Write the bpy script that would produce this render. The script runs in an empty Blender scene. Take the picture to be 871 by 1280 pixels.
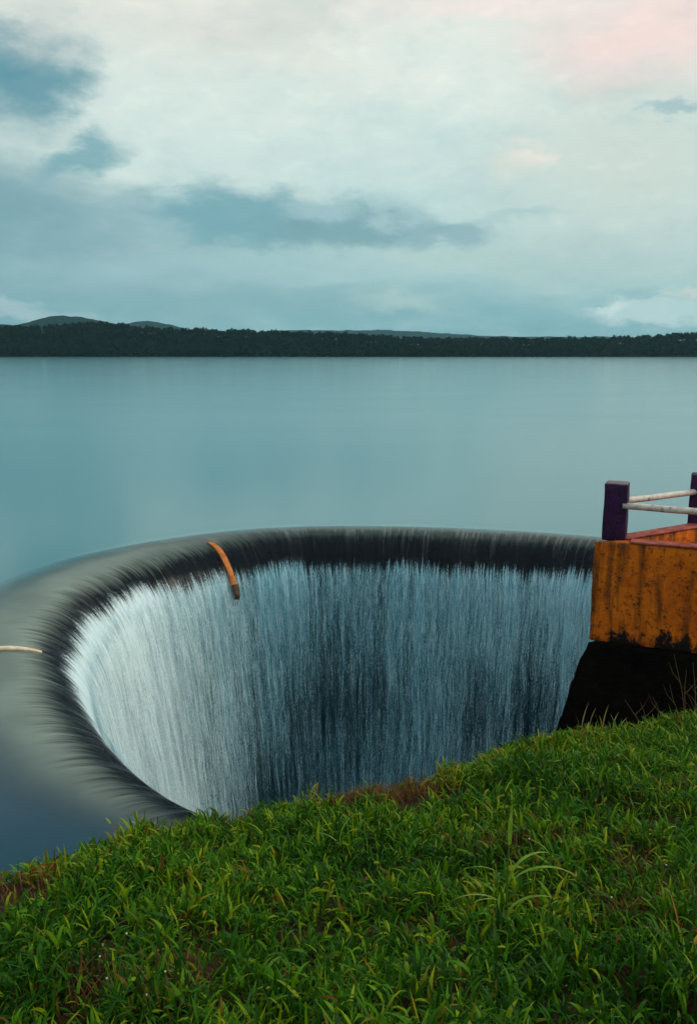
import bpy, bmesh, math, random
import numpy as np
from mathutils import Vector, noise as mnoise

R = random.Random(11)
RN = np.random.default_rng(11)
S = bpy.context.scene
COL = S.collection
F, CX, CY = 1050.0, 435.5, 640.0
EYE = 9.0
PITCH = math.atan(204.0 / F)
cp, sp = math.cos(PITCH), math.sin(PITCH)


def ray(px, py):
    x, u = (px - CX) / F, (CY - py) / F
    return np.array([x, cp + u * sp, -sp + u * cp])


def on_z(px, py, z=0.0):
    d = ray(px, py)
    t = (z - EYE) / d[2]
    return np.array([0, 0, EYE]) + t * d


def on_y(px, py, y):
    d = ray(px, py)
    return np.array([0, 0, EYE]) + (y / d[1]) * d


# ------------------------------------------------------------------ objects
def tag(o, label=None, cat=None, group=None, kind=None):
    if label: o['label'] = label
    if cat: o['category'] = cat
    if group: o['group'] = group
    if kind: o['kind'] = kind
    return o


def empty(name, loc=(0, 0, 0)):
    o = bpy.data.objects.new(name, None)
    o.location = loc
    o.empty_display_size = 0.2
    COL.objects.link(o)
    return o


def link(name, me, mat, parent=None, smooth=False):
    o = bpy.data.objects.new(name, me)
    COL.objects.link(o)
    if mat: me.materials.append(mat)
    if parent:
        o.parent = parent
        o.matrix_parent_inverse.identity()
        bpy.context.view_layer.update()
        o.location = -Vector(parent.location)
    if smooth and len(me.polygons):
        me.polygons.foreach_set('use_smooth', np.ones(len(me.polygons), dtype=bool))
    return o


def np_mesh(name, verts, faces, up=False):
    """verts (n,3); faces: list of int arrays, each (m,k)."""
    me = bpy.data.meshes.new(name)
    verts = np.asarray(verts, dtype=np.float32)
    me.vertices.add(len(verts))
    me.vertices.foreach_set('co', verts.ravel())
    loops = np.concatenate([f.ravel() for f in faces]).astype(np.int32)
    sizes = np.concatenate([np.full(len(f), f.shape[1]) for f in faces]).astype(np.int32)
    starts = np.concatenate([[0], np.cumsum(sizes)[:-1]]).astype(np.int32)
    P0 = verts[faces[0]]
    if up and (np.cross(P0[:, 1] - P0[:, 0], P0[:, 2] - P0[:, 0])[:, 2]).sum() < 0:
        loops = np.concatenate([f[:, ::-1].ravel() for f in faces]).astype(np.int32)
    me.loops.add(len(loops))
    me.loops.foreach_set('vertex_index', loops)
    me.polygons.add(len(sizes))
    me.polygons.foreach_set('loop_start', starts)
    me.update(calc_edges=True)
    me.validate()
    return me


def attr(me, name, vals):
    a = me.attributes.new(name, 'FLOAT', 'POINT')
    a.data.foreach_set('value', np.asarray(vals, dtype=np.float32).ravel())


def bm_mesh(name, bm):
    bmesh.ops.recalc_face_normals(bm, faces=bm.faces)
    me = bpy.data.meshes.new(name)
    bm.to_mesh(me)
    bm.free()
    return me


def grid_faces(nu, nv):
    i, j = np.meshgrid(np.arange(nu - 1), np.arange(nv - 1), indexing='ij')
    a = (i * nv + j).ravel()
    return np.stack([a, a + nv, a + nv + 1, a + 1], 1)


def vnoise(x, y, seed):
    """2-D value noise, vectorised."""
    def h(ix, iy):
        n = (ix.astype(np.int64) * 374761393 + iy.astype(np.int64) * 668265263 + seed * 1442695) & 0x7fffffff
        n = ((n ^ (n >> 13)) * 1274126177) & 0x7fffffff
        return ((n ^ (n >> 16)) & 0xffff) / 65535.0
    ix, iy = np.floor(x), np.floor(y)
    fx, fy = x - ix, y - iy
    fx, fy = fx * fx * (3 - 2 * fx), fy * fy * (3 - 2 * fy)
    a = h(ix, iy) * (1 - fx) + h(ix + 1, iy) * fx
    b = h(ix, iy + 1) * (1 - fx) + h(ix + 1, iy + 1) * fx
    return a * (1 - fy) + b * fy


def fbm(x, y, seed, octv=4):
    s, a, t = 0, 1, 0
    for k in range(octv):
        s = s + a * vnoise(x * 2 ** k, y * 2 ** k, seed + k * 17)
        t += a
        a *= 0.5
    return s / t


def sstep(a, b, x):
    t = np.clip((x - a) / (b - a), 0, 1)
    return t * t * (3 - 2 * t)


# ------------------------------------------------------------------ shader helper
class NT:
    def __init__(self, tree):
        self.t = tree
        self.n, self.l = tree.nodes, tree.links
        self.n.clear()

    def _set(self, sock, v):
        if v is None: return
        if isinstance(v, bpy.types.NodeSocket): self.l.new(v, sock)
        elif isinstance(v, (tuple, list)) and len(v) == 3 and sock.type == 'RGBA': sock.default_value = (*v, 1)
        else: sock.default_value = v

    def node(self, kind, outs=None, ins=None, **props):
        n = self.n.new(kind)
        for k, v in props.items(): setattr(n, k, v)
        for k, v in (ins or {}).items(): self._set(n.inputs[k], v)
        return n if outs is None else n.outputs[outs]

    def m(self, op, a, b=None, c=None, clamp=False):
        n = self.n.new('ShaderNodeMath'); n.operation = op; n.use_clamp = clamp
        for k, v in enumerate((a, b, c)): self._set(n.inputs[k], v)
        return n.outputs[0]

    def vec(self, x=0.0, y=0.0, z=0.0):
        return self.node('ShaderNodeCombineXYZ', 0, {0: x, 1: y, 2: z})

    def noise(self, vec, scale=1.0, detail=4.0, rough=0.55, dist=0.0, out='Fac'):
        return self.node('ShaderNodeTexNoise', out, {'Vector': vec, 'Scale': scale, 'Detail': detail, 'Roughness': rough, 'Distortion': dist})

    def ss(self, x, a, b, lo=0.0, hi=1.0):
        return self.node('ShaderNodeMapRange', 0, {'Value': x, 'From Min': a, 'From Max': b, 'To Min': lo, 'To Max': hi}, interpolation_type='SMOOTHSTEP')

    def mix(self, f, a, b, blend='MIX'):
        n = self.n.new('ShaderNodeMix'); n.data_type = 'RGBA'; n.blend_type = blend
        self._set(n.inputs[0], f); self._set(n.inputs[6], a); self._set(n.inputs[7], b)
        return n.outputs[2]

    def ramp(self, x, stops):
        n = self.n.new('ShaderNodeValToRGB')
        e = n.color_ramp.elements
        while len(e) < len(stops): e.new(0.5)
        for k, (p, c) in enumerate(stops):
            e[k].position = p; e[k].color = (*c, 1)
        self._set(n.inputs[0], x)
        return n.outputs[0]

    def attr(self, name):
        return self.node('ShaderNodeAttribute', 'Fac', attribute_name=name)

    def bump(self, h, dist, strength=1.0, normal=None):
        return self.node('ShaderNodeBump', 0, {'Height': h, 'Distance': dist, 'Strength': strength, 'Normal': normal})

    def pbsdf(self, col, rough=0.7, spec=0.5, normal=None, **kw):
        ins = {'Base Color': col, 'Roughness': rough, 'Specular IOR Level': spec, 'Normal': normal}
        ins.update(kw)
        return self.node('ShaderNodeBsdfPrincipled', 0, ins)

    def mixsh(self, f, a, b):
        n = self.n.new('ShaderNodeMixShader')
        self._set(n.inputs[0], f); self._set(n.inputs[1], a); self._set(n.inputs[2], b)
        return n.outputs[0]

    def out(self, sh, kind='ShaderNodeOutputMaterial', sock=0):
        o = self.n.new(kind); self.l.new(sh, o.inputs[sock])

    def pos(self):
        return self.node('ShaderNodeNewGeometry', 'Position')


def mat(name):
    m = bpy.data.materials.new(name); m.use_nodes = True
    return m, NT(m.node_tree)


# ------------------------------------------------------------------ camera, view
cam = bpy.data.cameras.new('camera')
cam.sensor_fit = 'VERTICAL'; cam.sensor_height = 36.0
cam.lens = F / 1280.0 * 36.0
cam.clip_start = 0.05; cam.clip_end = 40000
co = bpy.data.objects.new('camera', cam)
co.location = (0, 0, EYE); co.rotation_euler = (math.pi / 2 - PITCH, 0, 0)
COL.objects.link(co); S.camera = co
S.view_settings.view_transform = 'Standard'; S.view_settings.look = 'None'
S.view_settings.exposure = 0.32; S.view_settings.gamma = 1.0
S.view_settings.use_curve_mapping = False

# ------------------------------------------------------------------ sun and sky
SUN_EL, SUN_AZ = math.radians(36), math.radians(84)      # azimuth from +Y towards +X
sd = Vector((math.sin(SUN_AZ) * math.cos(SUN_EL), math.cos(SUN_AZ) * math.cos(SUN_EL), math.sin(SUN_EL)))
sun = bpy.data.lights.new('sun', 'SUN')
sun.energy = 1.5; sun.angle = math.radians(22); sun.color = (1.0, 0.84, 0.66)
so = bpy.data.objects.new('sun', sun); COL.objects.link(so)
so.rotation_euler = (-sd).to_track_quat('-Z', 'Y').to_euler(); so.location = (30, 10, 60)

W = bpy.data.worlds.new('World'); S.world = W; W.use_nodes = True
w = NT(W.node_tree)
d = w.node('ShaderNodeTexCoord', 'Generated')
sx = w.node('ShaderNodeSeparateXYZ', None, {0: d})
az = w.m('ARCTAN2', sx.outputs[0], sx.outputs[1])
el = w.m('ARCSINE', sx.outputs[2])
flat = w.vec(az, w.m('MULTIPLY', el, 2.1), 0.0)
wn1 = w.noise(flat, 5.0, 7, 0.6, out='Color')
wn2 = w.noise(flat, 17.0, 6, 0.62, out='Color')
warp = w.node('ShaderNodeVectorMath', 0, {0: wn1, 1: (0.5, 0.5, 0.5)}, operation='SUBTRACT')
warp2 = w.node('ShaderNodeVectorMath', 0, {0: wn2, 1: (0.5, 0.5, 0.5)}, operation='SUBTRACT')
p0 = w.vec(az, el, 0.0)
p1 = w.node('ShaderNodeVectorMath', 0, {0: warp, 1: (0.10, 0.06, 0), 2: p0}, operation='MULTIPLY_ADD')
p2 = w.node('ShaderNodeVectorMath', 0, {0: warp2, 1: (0.085, 0.055, 0), 2: p1}, operation='MULTIPLY_ADD')
wisp = w.noise(w.vec(w.m('MULTIPLY', az, 2.2), w.m('MULTIPLY', el, 9.0), 3.7), 2.2, 8, 0.6, 0.4)
elw = w.m('ADD', el, w.m('MULTIPLY', w.m('SUBTRACT', wisp, 0.5), 0.12))
base = w.ramp(w.m('MULTIPLY', elw, 1.0 / 0.8), [
    (0.00, (.165, .370, .415)), (0.05, (.225, .460, .500)), (0.10, (.380, .600, .610)), (0.17, (.470, .670, .655)),
    (0.27, (.570, .730, .695)), (0.40, (.680, .760, .700)), (0.50, (.820, .830, .755)), (0.75, (.82, .85, .82)), (1.0, (.80, .84, .84))])
mott = w.noise(flat, 9.0, 6, 0.6, 0.3)
col = w.mix(w.ss(mott, 0.40, 0.72, 0.0, 0.5), base, (.40, .61, .62))
col = w.mix(w.ss(wisp, 0.5, 0.8, 0.0, 0.35), col, (.76, .82, .75))


def blob(col, px, py, rx, ry, c, amt, soft=0.6, src=None, rot=0.0):
    dr = ray(px, py); dr = dr / np.linalg.norm(dr)
    a0, e0 = math.atan2(dr[0], dr[1]), math.asin(dr[2])
    q = w.node('ShaderNodeVectorMath', 0, {0: src or p2, 1: (a0, e0, 0)}, operation='SUBTRACT')
    if rot: q = w.node('ShaderNodeVectorRotate', 0, {'Vector': q, 'Angle': math.radians(rot)}, rotation_type='Z_AXIS')
    q = w.node('ShaderNodeVectorMath', 0, {0: q, 1: (F / rx, F / ry, 0)}, operation='MULTIPLY')
    ln = w.node('ShaderNodeVectorMath', 'Value', {0: q}, operation='LENGTH')
    return w.mix(w.ss(ln, 1 - soft, 1 + soft * 0.6, amt, 0.0), col, c)


DK, DK2 = (.100, .285, .350), (.155, .360, .415)
def bank(col, a0, e0, ra, re, c, amt, soft):
    q = w.node('ShaderNodeVectorMath', 0, {0: p1, 1: (math.radians(a0), math.radians(e0), 0)}, operation='SUBTRACT')
    q = w.node('ShaderNodeVectorMath', 0, {0: q, 1: (1 / math.radians(ra), 1 / math.radians(re), 0)}, operation='MULTIPLY')
    ln = w.node('ShaderNodeVectorMath', 'Value', {0: q}, operation='LENGTH')
    return w.mix(w.ss(ln, 1 - soft, 1 + soft * 0.6, amt, 0.0), col, c)


col = bank(col, -75, 20, 48, 34, (.10, .24, .30), .9, .6)  # dark cloud added left of the view, dims the reflection on the rim
col = bank(col, -22, 38, 40, 12.5, (.10, .25, .32), .9, .5)  # dark cloud added above the view, darkens reflections in the near lake
col = bank(col, 60, 42, 50, 9, (.30, .42, .44), .6, .7)
# broad areas
col = blob(col, 40, 330, 330, 75, (.185, .360, .410), .75, .95, p1)
col = blob(col, 5, 255, 125, 52, (.150, .320, .375), .8, .85)
col = blob(col, 300, 380, 330, 22, (.205, .400, .430), .6, .9, p1)
col = blob(col, 690, 340, 170, 40, (.300, .500, .515), .5, .9, p1)
col = blob(col, 560, 320, 180, 22, (.43, .60, .57), .5, .9)
col = blob(col, 800, 210, 180, 120, (.60, .67, .60), .6, .95, p1)
col = blob(col, 270, 120, 200, 95, (.66, .78, .735), .65, .95)
col = blob(col, 560, 90, 130, 40, (.78, .86, .80), .5, .95, rot=14)
col = blob(col, 250, 335, 190, 18, (.34, .55, .57), .55, .9)
# dark clouds
col = blob(col, 48, 95, 68, 52, DK, .92, .62, rot=-32)
col = blob(col, -5, 60, 42, 36, DK, .8, .5)
col = blob(col, 102, 194, 56, 21, DK2, .85, .65, rot=-22)
col = blob(col, 300, 272, 150, 34, DK2, .9, .55)
col = blob(col, 430, 285, 110, 32, (.180, .355, .400), .9, .5)
col = blob(col, 565, 288, 48, 18, (.21, .39, .43), .75, .6)
col = blob(col, 640, 268, 50, 8, (.33, .52, .54), .5, .8)
col = blob(col, 838, 131, 30, 8, (.30, .48, .51), .75, .6)
col = blob(col, 335, 22, 110, 20, (.46, .58, .56), .6, .8, rot=-8)
col = blob(col, 780, 100, 60, 18, (.47, .58, .55), .5, .8)
col = blob(col, 440, 366, 80, 12, (.26, .45, .47), .6, .8)
# bright places
col = blob(col, 820, 38, 130, 45, (.88, .70, .66), .85, .9)
col = blob(col, 640, 6, 170, 16, (.86, .76, .72), .7, .9)
col = blob(col, 200, 5, 260, 50, (.74, .75, .68), .6, .95)
col = blob(col, 672, 190, 34, 12, (.80, .77, .68), .75, .7)
col = blob(col, 640, 205, 30, 20, (.62, .70, .63), .6, .8)
col = blob(col, 500, 372, 60, 14, (.47, .64, .60), .6, .8)
col = blob(col, 815, 389, 78, 17, (.50, .68, .67), .9, .45)
col = blob(col, 760, 386, 26, 7, (.62, .78, .76), .7, .6)
col = blob(col, 400, 262, 46, 14, (.40, .60, .62), .6, .7)
col = blob(col, 500, 262, 34, 18, (.42, .62, .63), .55, .7)
col = blob(col, 30, 391, 44, 11, (.36, .53, .56), .9, .5)
col = blob(col, 100, 393, 28, 7, (.30, .50, .53), .8, .6)
col = blob(col, 862, 362, 26, 10, (.60, .68, .63), .8, .6)
fine = w.noise(flat, 24.0, 7, 0.62, 0.4)
col = w.mix(w.ss(fine, 0.50, 0.76, 0.0, 0.38), col, w.mix(1.0, col, (1.26, 1.20, 1.16), 'MULTIPLY'))
col = w.mix(w.ss(fine, 0.50, 0.25, 0.0, 0.40), col, w.mix(1.0, col, (.78, .85, .88), 'MULTIPLY'))
sky = w.node('ShaderNodeTexSky', 0, sky_type='NISHITA', sun_disc=False, sun_elevation=SUN_EL, sun_rotation=SUN_AZ)
col = w.mix(1.0, col, (.91, .875, .865), 'MULTIPLY')
big = w.node('ShaderNodeVectorMath', 0, {0: col, 'Scale': 10.0}, operation='SCALE')
fin = w.mix(0.97, sky, big)
bg = w.node('ShaderNodeBackground', 0, {'Color': fin, 'Strength': 0.1})
w.out(bg, 'ShaderNodeOutputWorld')

# ------------------------------------------------------------------ spillway plan curve
crest_px = [(740, 683), (640, 676), (540, 671), (440, 669), (340, 671), (270, 680), (205, 691), (150, 704), (100, 724),
            (62, 750), (38, 785), (34, 820), (40, 862), (64, 905), (100, 945), (148, 985), (208, 1024)]
cps = [on_z(x, y)[:2] for x, y in crest_px]
cps += [np.array(p) for p in ((0.6, 13.6), (5.5, 13.4), (11.0, 15.5), (15.5, 20.5), (17.2, 27.5), (15.6, 34.5))]
cps = np.array(cps)
# start of the seam: the hidden front
k0 = 19
cps = np.roll(cps, -k0, axis=0)


def catmull(P, n):
    m = len(P); out = []
    for i in range(m):
        a, b, c, e = P[i - 1], P[i], P[(i + 1) % m], P[(i + 2) % m]
        t = np.linspace(0, 1, n, endpoint=False)[:, None]
        out.append(0.5 * (2 * b + (c - a) * t + (2 * a - 5 * b + 4 * c - e) * t ** 2 + (3 * b - a - 3 * c + e) * t ** 3))
    return np.concatenate(out)


def resample(P, n):
    Q = np.vstack([P, P[:1]])
    s = np.concatenate([[0], np.cumsum(np.linalg.norm(np.diff(Q, axis=0), axis=1))])
    t = np.linspace(0, s[-1], n, endpoint=False)
    return np.stack([np.interp(t, s, Q[:, 0]), np.interp(t, s, Q[:, 1])], 1), s[-1]


NC = 1800
crest, _ = resample(catmull(cps, 60), NC)
for _ in range(3):
    k = 61
    ext = np.vstack([crest[-k:], crest, crest[:k]])
    ker = np.hanning(2 * k + 1)[1:-1]; ker /= ker.sum()
    sm = np.stack([np.convolve(ext[:, a], ker, 'same') for a in (0, 1)], 1)
    crest = sm[k:-k]
crest, PERIM = resample(crest, NC)
tan = np.roll(crest, -1, 0) - np.roll(crest, 1, 0)
tan /= np.linalg.norm(tan, axis=1)[:, None]
nrm = np.stack([-tan[:, 1], tan[:, 0]], 1)
cen = crest.mean(0)
if ((cen - crest) * nrm).sum() < 0: nrm = -nrm           # points into the shaft
SU = np.arange(NC + 1) / NC * PERIM
crestL = np.vstack([crest, crest[:1]]); nrmL = np.vstack([nrm, nrm[:1]])

# profile of the water surface: (inward offset r, height z)
prof = np.array([(-3.6, 0), (-2.8, 0), (-2.0, -.002), (-1.3, -.010), (-.7, -.038), (-.2, -.10), (.25, -.22), (.65, -.43), (1.0, -.73),
                 (1.3, -1.15), (1.52, -1.65), (1.70, -2.4), (1.88, -3.4), (2.08, -4.8), (2.35, -6.8), (2.7, -9.5), (3.1, -12.8), (3.6, -17), (4.1, -21.5), (4.5, -26)])


def dense_profile(pr, n):
    m = len(pr); out = []
    for i in range(m - 1):
        a, b, c, e = pr[max(i - 1, 0)], pr[i], pr[i + 1], pr[min(i + 2, m - 1)]
        t = np.linspace(0, 1, n, endpoint=False)[:, None]
        out.append(0.5 * (2 * b + (c - a) * t + (2 * a - 5 * b + 4 * c - e) * t ** 2 + (3 * b - a - 3 * c + e) * t ** 3))
    q = np.vstack(out + [pr[-1:]])
    s = np.concatenate([[0], np.cumsum(np.linalg.norm(np.diff(q, axis=0), axis=1))])
    return q, s


pq, ps = dense_profile(prof, 6)


def v_at_r(r): return float(np.interp(r, pq[:, 0], ps))
def v_at_z(z): return float(np.interp(-z, -pq[:, 1], ps))


V0, VW = v_at_r(0.0), v_at_z(-.80)
VBOT = ps[-1]
NV = 130
vv = np.concatenate([np.linspace(0, VW, 40), np.linspace(VW, VBOT, NV - 40 + 1)[1:]])
PR, PZ = np.interp(vv, ps, pq[:, 0]), np.interp(vv, ps, pq[:, 1])
# profile normals (pointing up / into the shaft)
dr_, dz_ = np.gradient(PR, vv), np.gradient(PZ, vv)
nl = np.hypot(dr_, dz_); PNr, PNz = -dz_ / nl, dr_ / nl


def sweep(off, ncol=NC + 1):
    """off: (ncol, NV) offsets along the profile normal."""
    r = PR[None, :] + off * PNr[None, :]
    z = PZ[None, :] + off * PNz[None, :]
    xy = crestL[:, None, :] + nrmL[:, None, :] * r[:, :, None]
    return np.concatenate([xy, z[:, :, None]], 2).reshape(-1, 3)


UU, VV = np.meshgrid(SU, vv, indexing='ij')
fall = sstep(VW - 1.0, VW + 2.0, VV)
deep = sstep(VW, VW + 9, VV)
st = (vnoise(UU * 3.2, VV * .18, 3) * .5 + vnoise(UU * 8.5, VV * .35, 4) * .35 + vnoise(UU * 1.1, VV * .08, 5) * .45 - .65)
offA = 0.03 + fall * (0.10 + .07 * st + .18 * deep)
offB = 0.05 + fall * (0.24 + .14 * (vnoise(UU * 2.7, VV * .15, 13) - .3) + .45 * deep * vnoise(UU * 4.1, VV * .25, 14))
selB = vv >= VW - 0.5
VA = sweep(offA)
VBf = sweep(offB).reshape(NC + 1, NV, 3)[:, selB]
nb = int(selB.sum())
fa = grid_faces(NC + 1, NV)
fb = grid_faces(NC + 1, nb) + len(VA)

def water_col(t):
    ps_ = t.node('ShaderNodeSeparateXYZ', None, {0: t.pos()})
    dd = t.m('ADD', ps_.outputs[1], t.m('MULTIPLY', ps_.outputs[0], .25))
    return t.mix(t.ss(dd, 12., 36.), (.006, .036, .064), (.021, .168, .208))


# ---- waterfall material
m_fall, t = mat('falling_water')
u, v, lay = t.attr('su'), t.attr('sv'), t.attr('layer')
uo = t.m('ADD', u, t.m('MULTIPLY', lay, 37.0))
def uv(su_, sv_, k): return t.vec(t.m('MULTIPLY', uo, su_), t.m('MULTIPLY', v, sv_), k)
wob = t.m('MULTIPLY', t.m('SUBTRACT', t.noise(uv(.5, .35, 9.), 1, 3), .5), .5)
uw = t.m('ADD', uo, wob)
def uvw(su_, sv_, k): return t.vec(t.m('MULTIPLY', uw, su_), t.m('MULTIPLY', v, sv_), k)
e1 = t.noise(uv(.35, 0, 1.), 1, 2); e2 = t.noise(uv(4.5, .05, 2.), 1, 3, .6); e3 = t.noise(uv(15., .3, 8.), 1, 2)
edge = t.m('ADD', t.m('MULTIPLY', t.m('SUBTRACT', e1, .5), 1.1), t.m('ADD', t.m('MULTIPLY', t.m('SUBTRACT', e2, .5), .9), t.m('MULTIPLY', t.m('SUBTRACT', e3, .5), 1.1)))
vr = t.m('SUBTRACT', t.m('SUBTRACT', v, edge), t.m('MULTIPLY', lay, 0.5))
ramp = t.ss(vr, VW - .7, VW + 1.0)
s1 = t.noise(uvw(2.4, .06, 3.), 1, 4, .6)
s2 = t.noise(uvw(10., .42, 4.), 1, 4, .65)
s3 = t.noise(uvw(26., 1.9, 5.), 1, 3, .7)
gr = t.noise(uv(19., 9.0, 6.), 1, 3, .7)
big = t.noise(uv(.22, .10, 7.), 1, 3, .5)
dens = t.m('ADD', t.m('ADD', t.m('MULTIPLY', s1, .25), t.m('MULTIPLY', s2, .24)), t.m('ADD', t.m('MULTIPLY', s3, .22), t.m('MULTIPLY', gr, .30)))
thick = t.attr('side_lit')  # sunlit left side put into foam colour and density, weaker at right
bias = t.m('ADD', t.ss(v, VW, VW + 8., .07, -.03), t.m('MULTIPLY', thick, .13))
bias = t.m('ADD', bias, t.m('MULTIPLY', t.m('SUBTRACT', big, .5), .22))
bias = t.m('SUBTRACT', bias, t.m('MULTIPLY', lay, .105))
x = t.m('ADD', dens, bias)
x = t.m('SUBTRACT', x, t.m('MULTIPLY', t.m('SUBTRACT', 1.0, ramp), .42))
foam = t.m('MULTIPLY', t.ss(x, .39, .66), t.ss(ramp, 0., .12))
hgt = t.m('ADD', t.m('MULTIPLY', s2, .6), t.m('MULTIPLY', s3, .35))
lines = t.noise(uv(5.5, .22, 11.), 1, 3, .6)
nrmF = t.bump(hgt, .05, .5)
nrmC = t.bump(lines, .03, t.ss(v, V0 - 2.2, V0 + .2, .03, .40))
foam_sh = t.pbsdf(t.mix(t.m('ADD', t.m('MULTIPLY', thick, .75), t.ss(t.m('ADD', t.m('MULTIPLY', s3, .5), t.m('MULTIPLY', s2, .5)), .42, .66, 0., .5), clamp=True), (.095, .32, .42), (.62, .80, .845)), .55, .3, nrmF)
clear_t = t.node('ShaderNodeBsdfTransparent', 0, {'Color': t.mix(lay, (.72, .84, .85), (1., 1., 1.))})
glc = t.mix(t.m('ADD', t.ss(t.noise(uv(7., .16, 31.), 1, 4, .7), .48, .66), t.ss(t.m('SUBTRACT', v, t.m('MULTIPLY', t.attr('rim'), 1.2)), V0 - 2.0, V0 - .6, .8, 0.), clamp=True), (.13, .14, .16), (.68, .70, .66))
gl = t.node('ShaderNodeBsdfGlossy', 0, {'Color': glc, 'Roughness': .22, 'Normal': nrmC})
fr = t.node('ShaderNodeFresnel', 0, {'IOR': 1.33, 'Normal': nrmC})
frA = t.m('MULTIPLY', fr, t.m('SUBTRACT', 1.0, t.m('MULTIPLY', lay, 1.0)))
clear = t.mixsh(frA, clear_t, gl)
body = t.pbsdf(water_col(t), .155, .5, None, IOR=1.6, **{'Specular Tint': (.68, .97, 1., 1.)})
eb = t.noise(uv(.5, .4, 21.), 1, 4)
bodyf = t.ss(t.m('ADD', v, t.m('MULTIPLY', t.m('SUBTRACT', eb, .5), 1.0)), t.m('ADD', v_at_r(-3.3), t.m('MULTIPLY', t.attr('near'), 1.3)), t.m('ADD', v_at_r(-.9), t.m('ADD', t.m('MULTIPLY', t.attr('rim'), -.4), t.m('MULTIPLY', t.attr('near'), 1.15))), 1.0, 0.0)
sh = t.mixsh(bodyf, clear, body)
t.out(t.mixsh(foam, sh, foam_sh))

me = np_mesh('waterfall', np.vstack([VA, VBf.reshape(-1, 3)]), [fa, fb], True)
attr(me, 'su', np.concatenate([UU.ravel(), UU[:, selB].ravel()]))
attr(me, 'sv', np.concatenate([VV.ravel(), VV[:, selB].ravel()]))
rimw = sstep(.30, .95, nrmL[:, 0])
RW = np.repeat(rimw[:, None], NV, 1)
nearw = sstep(.25, .85, nrmL[:, 1])
NW = np.repeat(nearw[:, None], NV, 1)
attr(me, 'near', np.concatenate([NW.ravel(), NW[:, selB].ravel()]))
attr(me, 'rim', np.concatenate([RW.ravel(), RW[:, selB].ravel()]))
side_lit = np.clip((nrmL[:, 0] - .50) / .45, 0, 1) + .30 * np.clip((-nrmL[:, 0] - .1) / .6, 0, 1)  # painted light by wall facing: full on the sun-facing left
SL = np.repeat(side_lit[:, None], NV, 1)
attr(me, 'side_lit', np.concatenate([SL.ravel(), SL[:, selB].ravel()]))
attr(me, 'layer', np.concatenate([np.zeros(UU.size), np.ones(UU[:, selB].size)]))
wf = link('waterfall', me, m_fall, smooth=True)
tag(wf, 'white curtain of water pouring over the round rim into the spillway', 'waterfall', kind='structure')

# ---- concrete bowl
m_con, t = mat('wet_concrete')
u, v = t.attr('su'), t.attr('sv')
def cuv(a, b, k): return t.vec(t.m('MULTIPLY', u, a), t.m('MULTIPLY', v, b), k)
n1 = t.noise(cuv(3.2, .25, 0.), 1, 4, .6); n2 = t.noise(cuv(.35, .3, 4.), 1, 4); n3 = t.noise(cuv(11., .5, 7.), 1, 3)
dk = t.m('ADD', v, t.m('ADD', t.m('MULTIPLY', t.m('SUBTRACT', n1, .5), 1.7), t.m('ADD', t.m('MULTIPLY', t.m('SUBTRACT', n2, .5), 1.2), t.m('MULTIPLY', t.m('SUBTRACT', n3, .5), 1.2))))
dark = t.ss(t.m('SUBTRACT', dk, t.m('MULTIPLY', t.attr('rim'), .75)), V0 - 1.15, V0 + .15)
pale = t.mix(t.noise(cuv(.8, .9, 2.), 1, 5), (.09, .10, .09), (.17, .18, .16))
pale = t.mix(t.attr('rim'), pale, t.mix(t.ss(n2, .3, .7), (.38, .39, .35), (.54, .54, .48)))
blk = t.mix(n3, (.004, .006, .010), (.014, .018, .026))
blk = t.mix(t.ss(v, VW, VW + 3.), blk, (.014, .048, .076))
t.out(t.pbsdf(t.mix(dark, pale, blk), .7, .12))
lowr = np.where(PR < -1.2, -(np.clip(-1.2 - PR, 0, 9)) * .09, 0)
Vc = sweep(np.tile(-0.06 + lowr, (NC + 1, 1)))
me = np_mesh('bowl', Vc, [grid_faces(NC + 1, NV)], True)
attr(me, 'su', UU.ravel()); attr(me, 'sv', VV.ravel()); attr(me, 'side_lit', SL.ravel()); attr(me, 'rim', RW.ravel())
spill = empty('spillway', (cen[0], cen[1], 0))
tag(spill, 'round dark concrete bellmouth spillway sunk in the lake', 'spillway')
link('bowl', me, m_con, spill, True)

# ---- dividing ribs over the crest
m_rib, t = mat('rusty_orange_concrete')
P = t.pos()
n = t.noise(P, 3.0, 6, .65)
t.out(t.pbsdf(t.ramp(n, [(.3, (.20, .05, .010)), (.5, (.44, .135, .026)), (.7, (.52, .21, .06))]), .75, .3, t.bump(n, .03)))
m_ribd, t = mat('blackened_rib_end')
n = t.noise(t.pos(), 5.0, 5)
t.out(t.pbsdf(t.ramp(n, [(.35, (.02, .015, .01)), (.7, (.12, .06, .03))]), .7, .4))
m_ribp, t = mat('pale_concrete')
n = t.noise(t.pos(), 4.0, 6, .65)
t.out(t.pbsdf(t.ramp(n, [(.3, (.42, .33, .22)), (.6, (.72, .62, .48))]), .75, .3, t.bump(n, .03)))


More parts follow.
